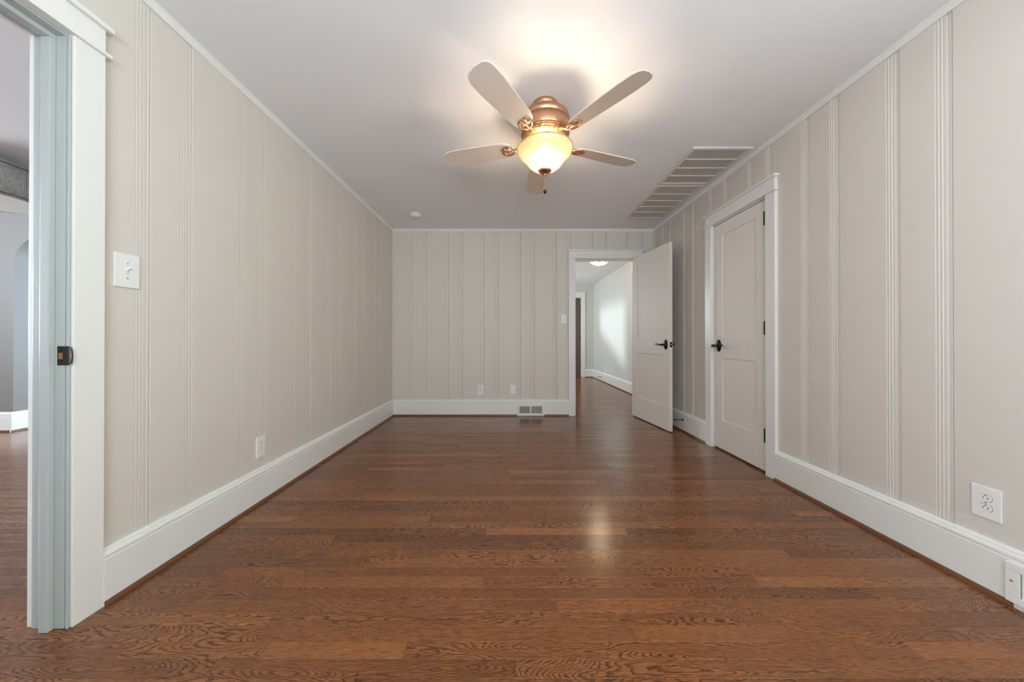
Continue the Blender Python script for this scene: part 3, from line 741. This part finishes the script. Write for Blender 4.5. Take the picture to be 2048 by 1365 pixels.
# ------------------------------------------------------------------ return air grilles on the ceiling
def grille(loc, w, l, rows, pitch, label):
    g = tag(empty('return_air_grille', loc), label, 'air grille', 'ceiling air grilles')
    fw = .026; d = .014
    for nm, a in (('frame_rail', (0, w, 0, fw)), ('frame_rail', (0, w, l-fw, l)), ('frame_rail', (0, fw, fw, l-fw)), ('frame_rail', (w-fw, w, fw, l-fw))):
        link(nm, bx(a[0], a[1], a[2], a[3], -d, 0, bev=.003), M['grille'], g)
    o = link('duct_opening', bx(fw, w-fw, fw, l-fw, -.0015, -.0005), M['duct'], g); o['label'] = 'dark opening behind the slats'
    iw = l-2*fw
    for k in range(1, rows):
        y = fw+iw*k/rows; link('crossbar', bx(fw, w-fw, y-.0045, y+.0045, -.0135, -.003), M['grille'], g)
    bm = bmesh.new(); x = fw+pitch/2
    while x < w-fw-.002:
        # slat tilted
        v = []
        for yy in (fw, l-fw):
            v.append([bm.verts.new((x-.0027, yy, -.0072)), bm.verts.new((x-.0027, yy, -.0084)), bm.verts.new((x+.0027, yy, -.0090)), bm.verts.new((x+.0027, yy, -.0078))])
        for i in range(4): bm.faces.new((v[0][i], v[0][(i+1) % 4], v[1][(i+1) % 4], v[1][i]))
        x += pitch
    o = link('slats', bm, M['grille'], g); o['kind'] = 'stuff'
    for sx in (.013, w-.013):
        for sy in (fw*1.5, l-fw*1.5) if l < .6 else (fw*1.5, l/2, l-fw*1.5):
            bm = bmesh.new(); lathe(bm, [(0, -d-.0015), (.0035, -d-.001), (.004, -d+.0005), (0, -d+.0005)], cx=sx, cy=sy, seg=12); link('screw', bm, M['steel'], g)
    return g
grille((1.383, 2.380, ZC), .455, .560, 4, .0098, 'larger-looking ceiling air grille nearer the camera, with four slat rows')
grille((1.390, 2.962, ZC), .425, .800, 5, .0086, 'long ceiling air grille farther from the camera, with five slat rows')

# ------------------------------------------------------------------ plates: built facing -Y (local), origin at plate centre on the wall
def plate_body(w, h): return bx(-w/2, w/2, -.006, 0, -h/2, h/2, bev=.0028)
def switch(loc, rz, w, h, label, group='light switches'):
    e = tag(empty('light_switch', loc, rz), label, 'light switch', group)
    link('wall_plate', plate_body(w, h), M['plastic'], e)
    bm = bmesh.new(); box(bm, -.0055, .0055, -.0072, -.0058, -.0125, .0125, bev=.0006); link('toggle_slot', bm, M['grille'], e)
    bm = bmesh.new()
    extrude(bm, [(-.006, -.002), (-.006, .008), (-.019, .0135), (-.0195, .0085)], lambda p, q, t: (t, p, q), -.0042, .0042)
    bmesh.ops.bevel(bm, geom=list(bm.edges), offset=.0008, segments=1, affect='EDGES'); link('toggle', bm, M['plastic'], e)
    for zz in (.030, -.030):
        bm = bmesh.new(); tube(bm, [(0, -.0055, zz), (0, -.0070, zz)], [.0032, .0028], 12); link('screw', bm, M['steel'], e)
    return e
def outlet(loc, rz, w, h, label, group='duplex outlets'):
    e = tag(empty('electrical_outlet', loc, rz), label, 'outlet', group)
    link('wall_plate', plate_body(w, h), M['plastic'], e)
    for s in (1, -1):
        bm = bmesh.new(); pts = []
        for i in range(32):
            a = 2*PI*i/32; pts.append((max(-.0172, min(.0172, .0178*math.cos(a))), max(-.0135, min(.0135, .0165*math.sin(a)))))
        cz = s*.0195
        extrude(bm, [(p*1.05, q*1.06) for p, q in pts], lambda p, q, t: (p, t, cz+q), -.0062, -.0056)
        link('recess_line', bm, M['slot'], e)
        bm = bmesh.new(); extrude(bm, pts, lambda p, q, t: (p, t, cz+q), -.0078, -.0056); r = link('receptacle', bm, M['plastic'], e)
        bm = bmesh.new(); box(bm, -.0072, -.0056, -.0082, -.0076, cz-.0045, cz+.004); link('slot', bm, M['slot'], r)
        bm = bmesh.new(); box(bm, .0056, .0072, -.0082, -.0076, cz-.0055, cz+.004); link('slot', bm, M['slot'], r)
        bm = bmesh.new(); tube(bm, [(0, -.0074, cz+.0085), (0, -.0082, cz+.0085)], .0024, 10); link('ground_hole', bm, M['slot'], r)
    bm = bmesh.new(); tube(bm, [(0, -.0055, 0), (0, -.0072, 0)], [.0032, .0028], 12); link('screw', bm, M['steel'], e)
    return e
RZ_L = PI/2      # plate on the left wall faces +X
RZ_R = -PI/2     # plate on the right wall faces -X
switch((XL, 1.272, 1.272), RZ_L, .086, .134, 'oversized white toggle switch beside the cased opening on the left wall')
switch((.7175, YF, 1.268), 0, .072, .118, 'small white toggle switch left of the far doorway')
outlet((XL, 1.962, .336), RZ_L, .073, .128, 'white duplex outlet low on the left wall')
outlet((-.3695, YF, .334), 0, .080, .125, 'white duplex outlet low on the far wall')
outlet((XR, 1.2665, .347), RZ_R, .081, .125, 'white duplex outlet on the right wall near the camera')
outlet((HXR, 7.37, .30), RZ_R, .08, .125, 'white duplex outlet low on the hall wall, farther of the two plates')
bp = tag(empty('blank_wall_plate', (.051, YF, .342)), 'plain white blank wall plate low on the far wall above the floor register', 'wall plate')
link('wall_plate', bx(-.036, .036, -.007, 0, -.0565, .0565, bev=.003), M['plastic'], bp)
for zz in (.03, -.03):
    bm = bmesh.new(); tube(bm, [(0, -.0065, zz), (0, -.0078, zz)], [.003, .0026], 12); link('screw', bm, M['plastic'], bp)
hp = tag(empty('blank_wall_plate', (HXR, 6.95, .33), RZ_R), 'small white plate on the hall wall, nearer of the two plates', 'wall plate')
link('wall_plate', bx(-.03, .03, -.006, 0, -.045, .045, bev=.003), M['plastic'], hp)

# ------------------------------------------------------------------ baseboard registers
def register(loc, rz, w, h, label, n, margin=.035, gap=.008):
    e = tag(empty('baseboard_register', loc, rz), label, 'vent register', 'baseboard registers')
    x0, x1 = -w/2, w/2; t = .012; m2 = .028; 
    for a in ((x0, x1, h-m2, h), (x0, x1, 0, m2), (x0, x0+margin, m2, h-m2), (x1-margin, x1, m2, h-m2), (-.009, .009, m2, h-m2)):
        link('frame_rail', bx(a[0], a[1], -t, 0, a[2], a[3], bev=.0022), M['trim'], e)
    o = link('duct_opening', bx(x0+margin, x1-margin, -.002, -.0005, m2, h-m2), M['slot'], e); o['label'] = 'dark opening behind the louvres'
    for (a, b) in ((x0+margin, -.009), (.009, x1-margin)):
        for k in range(n):
            x = a+(b-a)*(k+.5)/n; wd_ = (b-a)/n
            bm = bmesh.new(); extrude(bm, [(x-wd_*.30, -.0095), (x-wd_*.10, -.0105), (x+wd_*.34, -.0030), (x+wd_*.16, -.0022)], lambda p, q, t_: (p, q, t_), m2-.001, h-m2+.001)
            link('louvre', bm, M['trim'], e)
    for sx in (x0+margin*.45, x1-margin*.45):
        bm = bmesh.new(); tube(bm, [(sx, -t+.0005, h*.55), (sx, -t-.0012, h*.55)], [.0042, .0035], 12); link('screw', bm, M['steel'], e)
    return e
register((.283, YF-.026, .006), 0, .354, .148, 'white vent register set in the far baseboard, left of the doorway', 16, .030)
register((XR-.026, 1.020, .020), RZ_R, .358, .146, 'white vent register at the right edge, on the near right baseboard', 9, .036)

# ------------------------------------------------------------------ door stops
def stop(loc, rz, label):
    e = tag(empty('door_stop', loc, rz), label, 'door stop', 'baseboard door stops')
    bm = bmesh.new(); tube(bm, [(0, 0, 0), (0, -.003, 0), (0, -.006, 0), (0, -.012, 0)], [.0125, .0125, .008, .0055], 20); link('base', bm, M['bronze'], e, True)
    bm = bmesh.new(); tube(bm, [(0, -.010, 0), (0, -.078, 0)], .0038, 12); link('rod', bm, M['bronze'], e, True)
    bm = bmesh.new(); tube(bm, [(0, -.076, 0), (0, -.079, 0), (0, -.090, 0), (0, -.093, 0)], [.006, .0085, .0085, .006], 16); link('rubber_tip', bm, M['slot'], e, True)
stop((XR-.026, 3.435, .129), RZ_R, 'dark door stop on the right baseboard behind the open door')
stop((HXR-.026, 7.60, .100), RZ_R, 'dark door stop on the hall baseboard beyond the doorway')
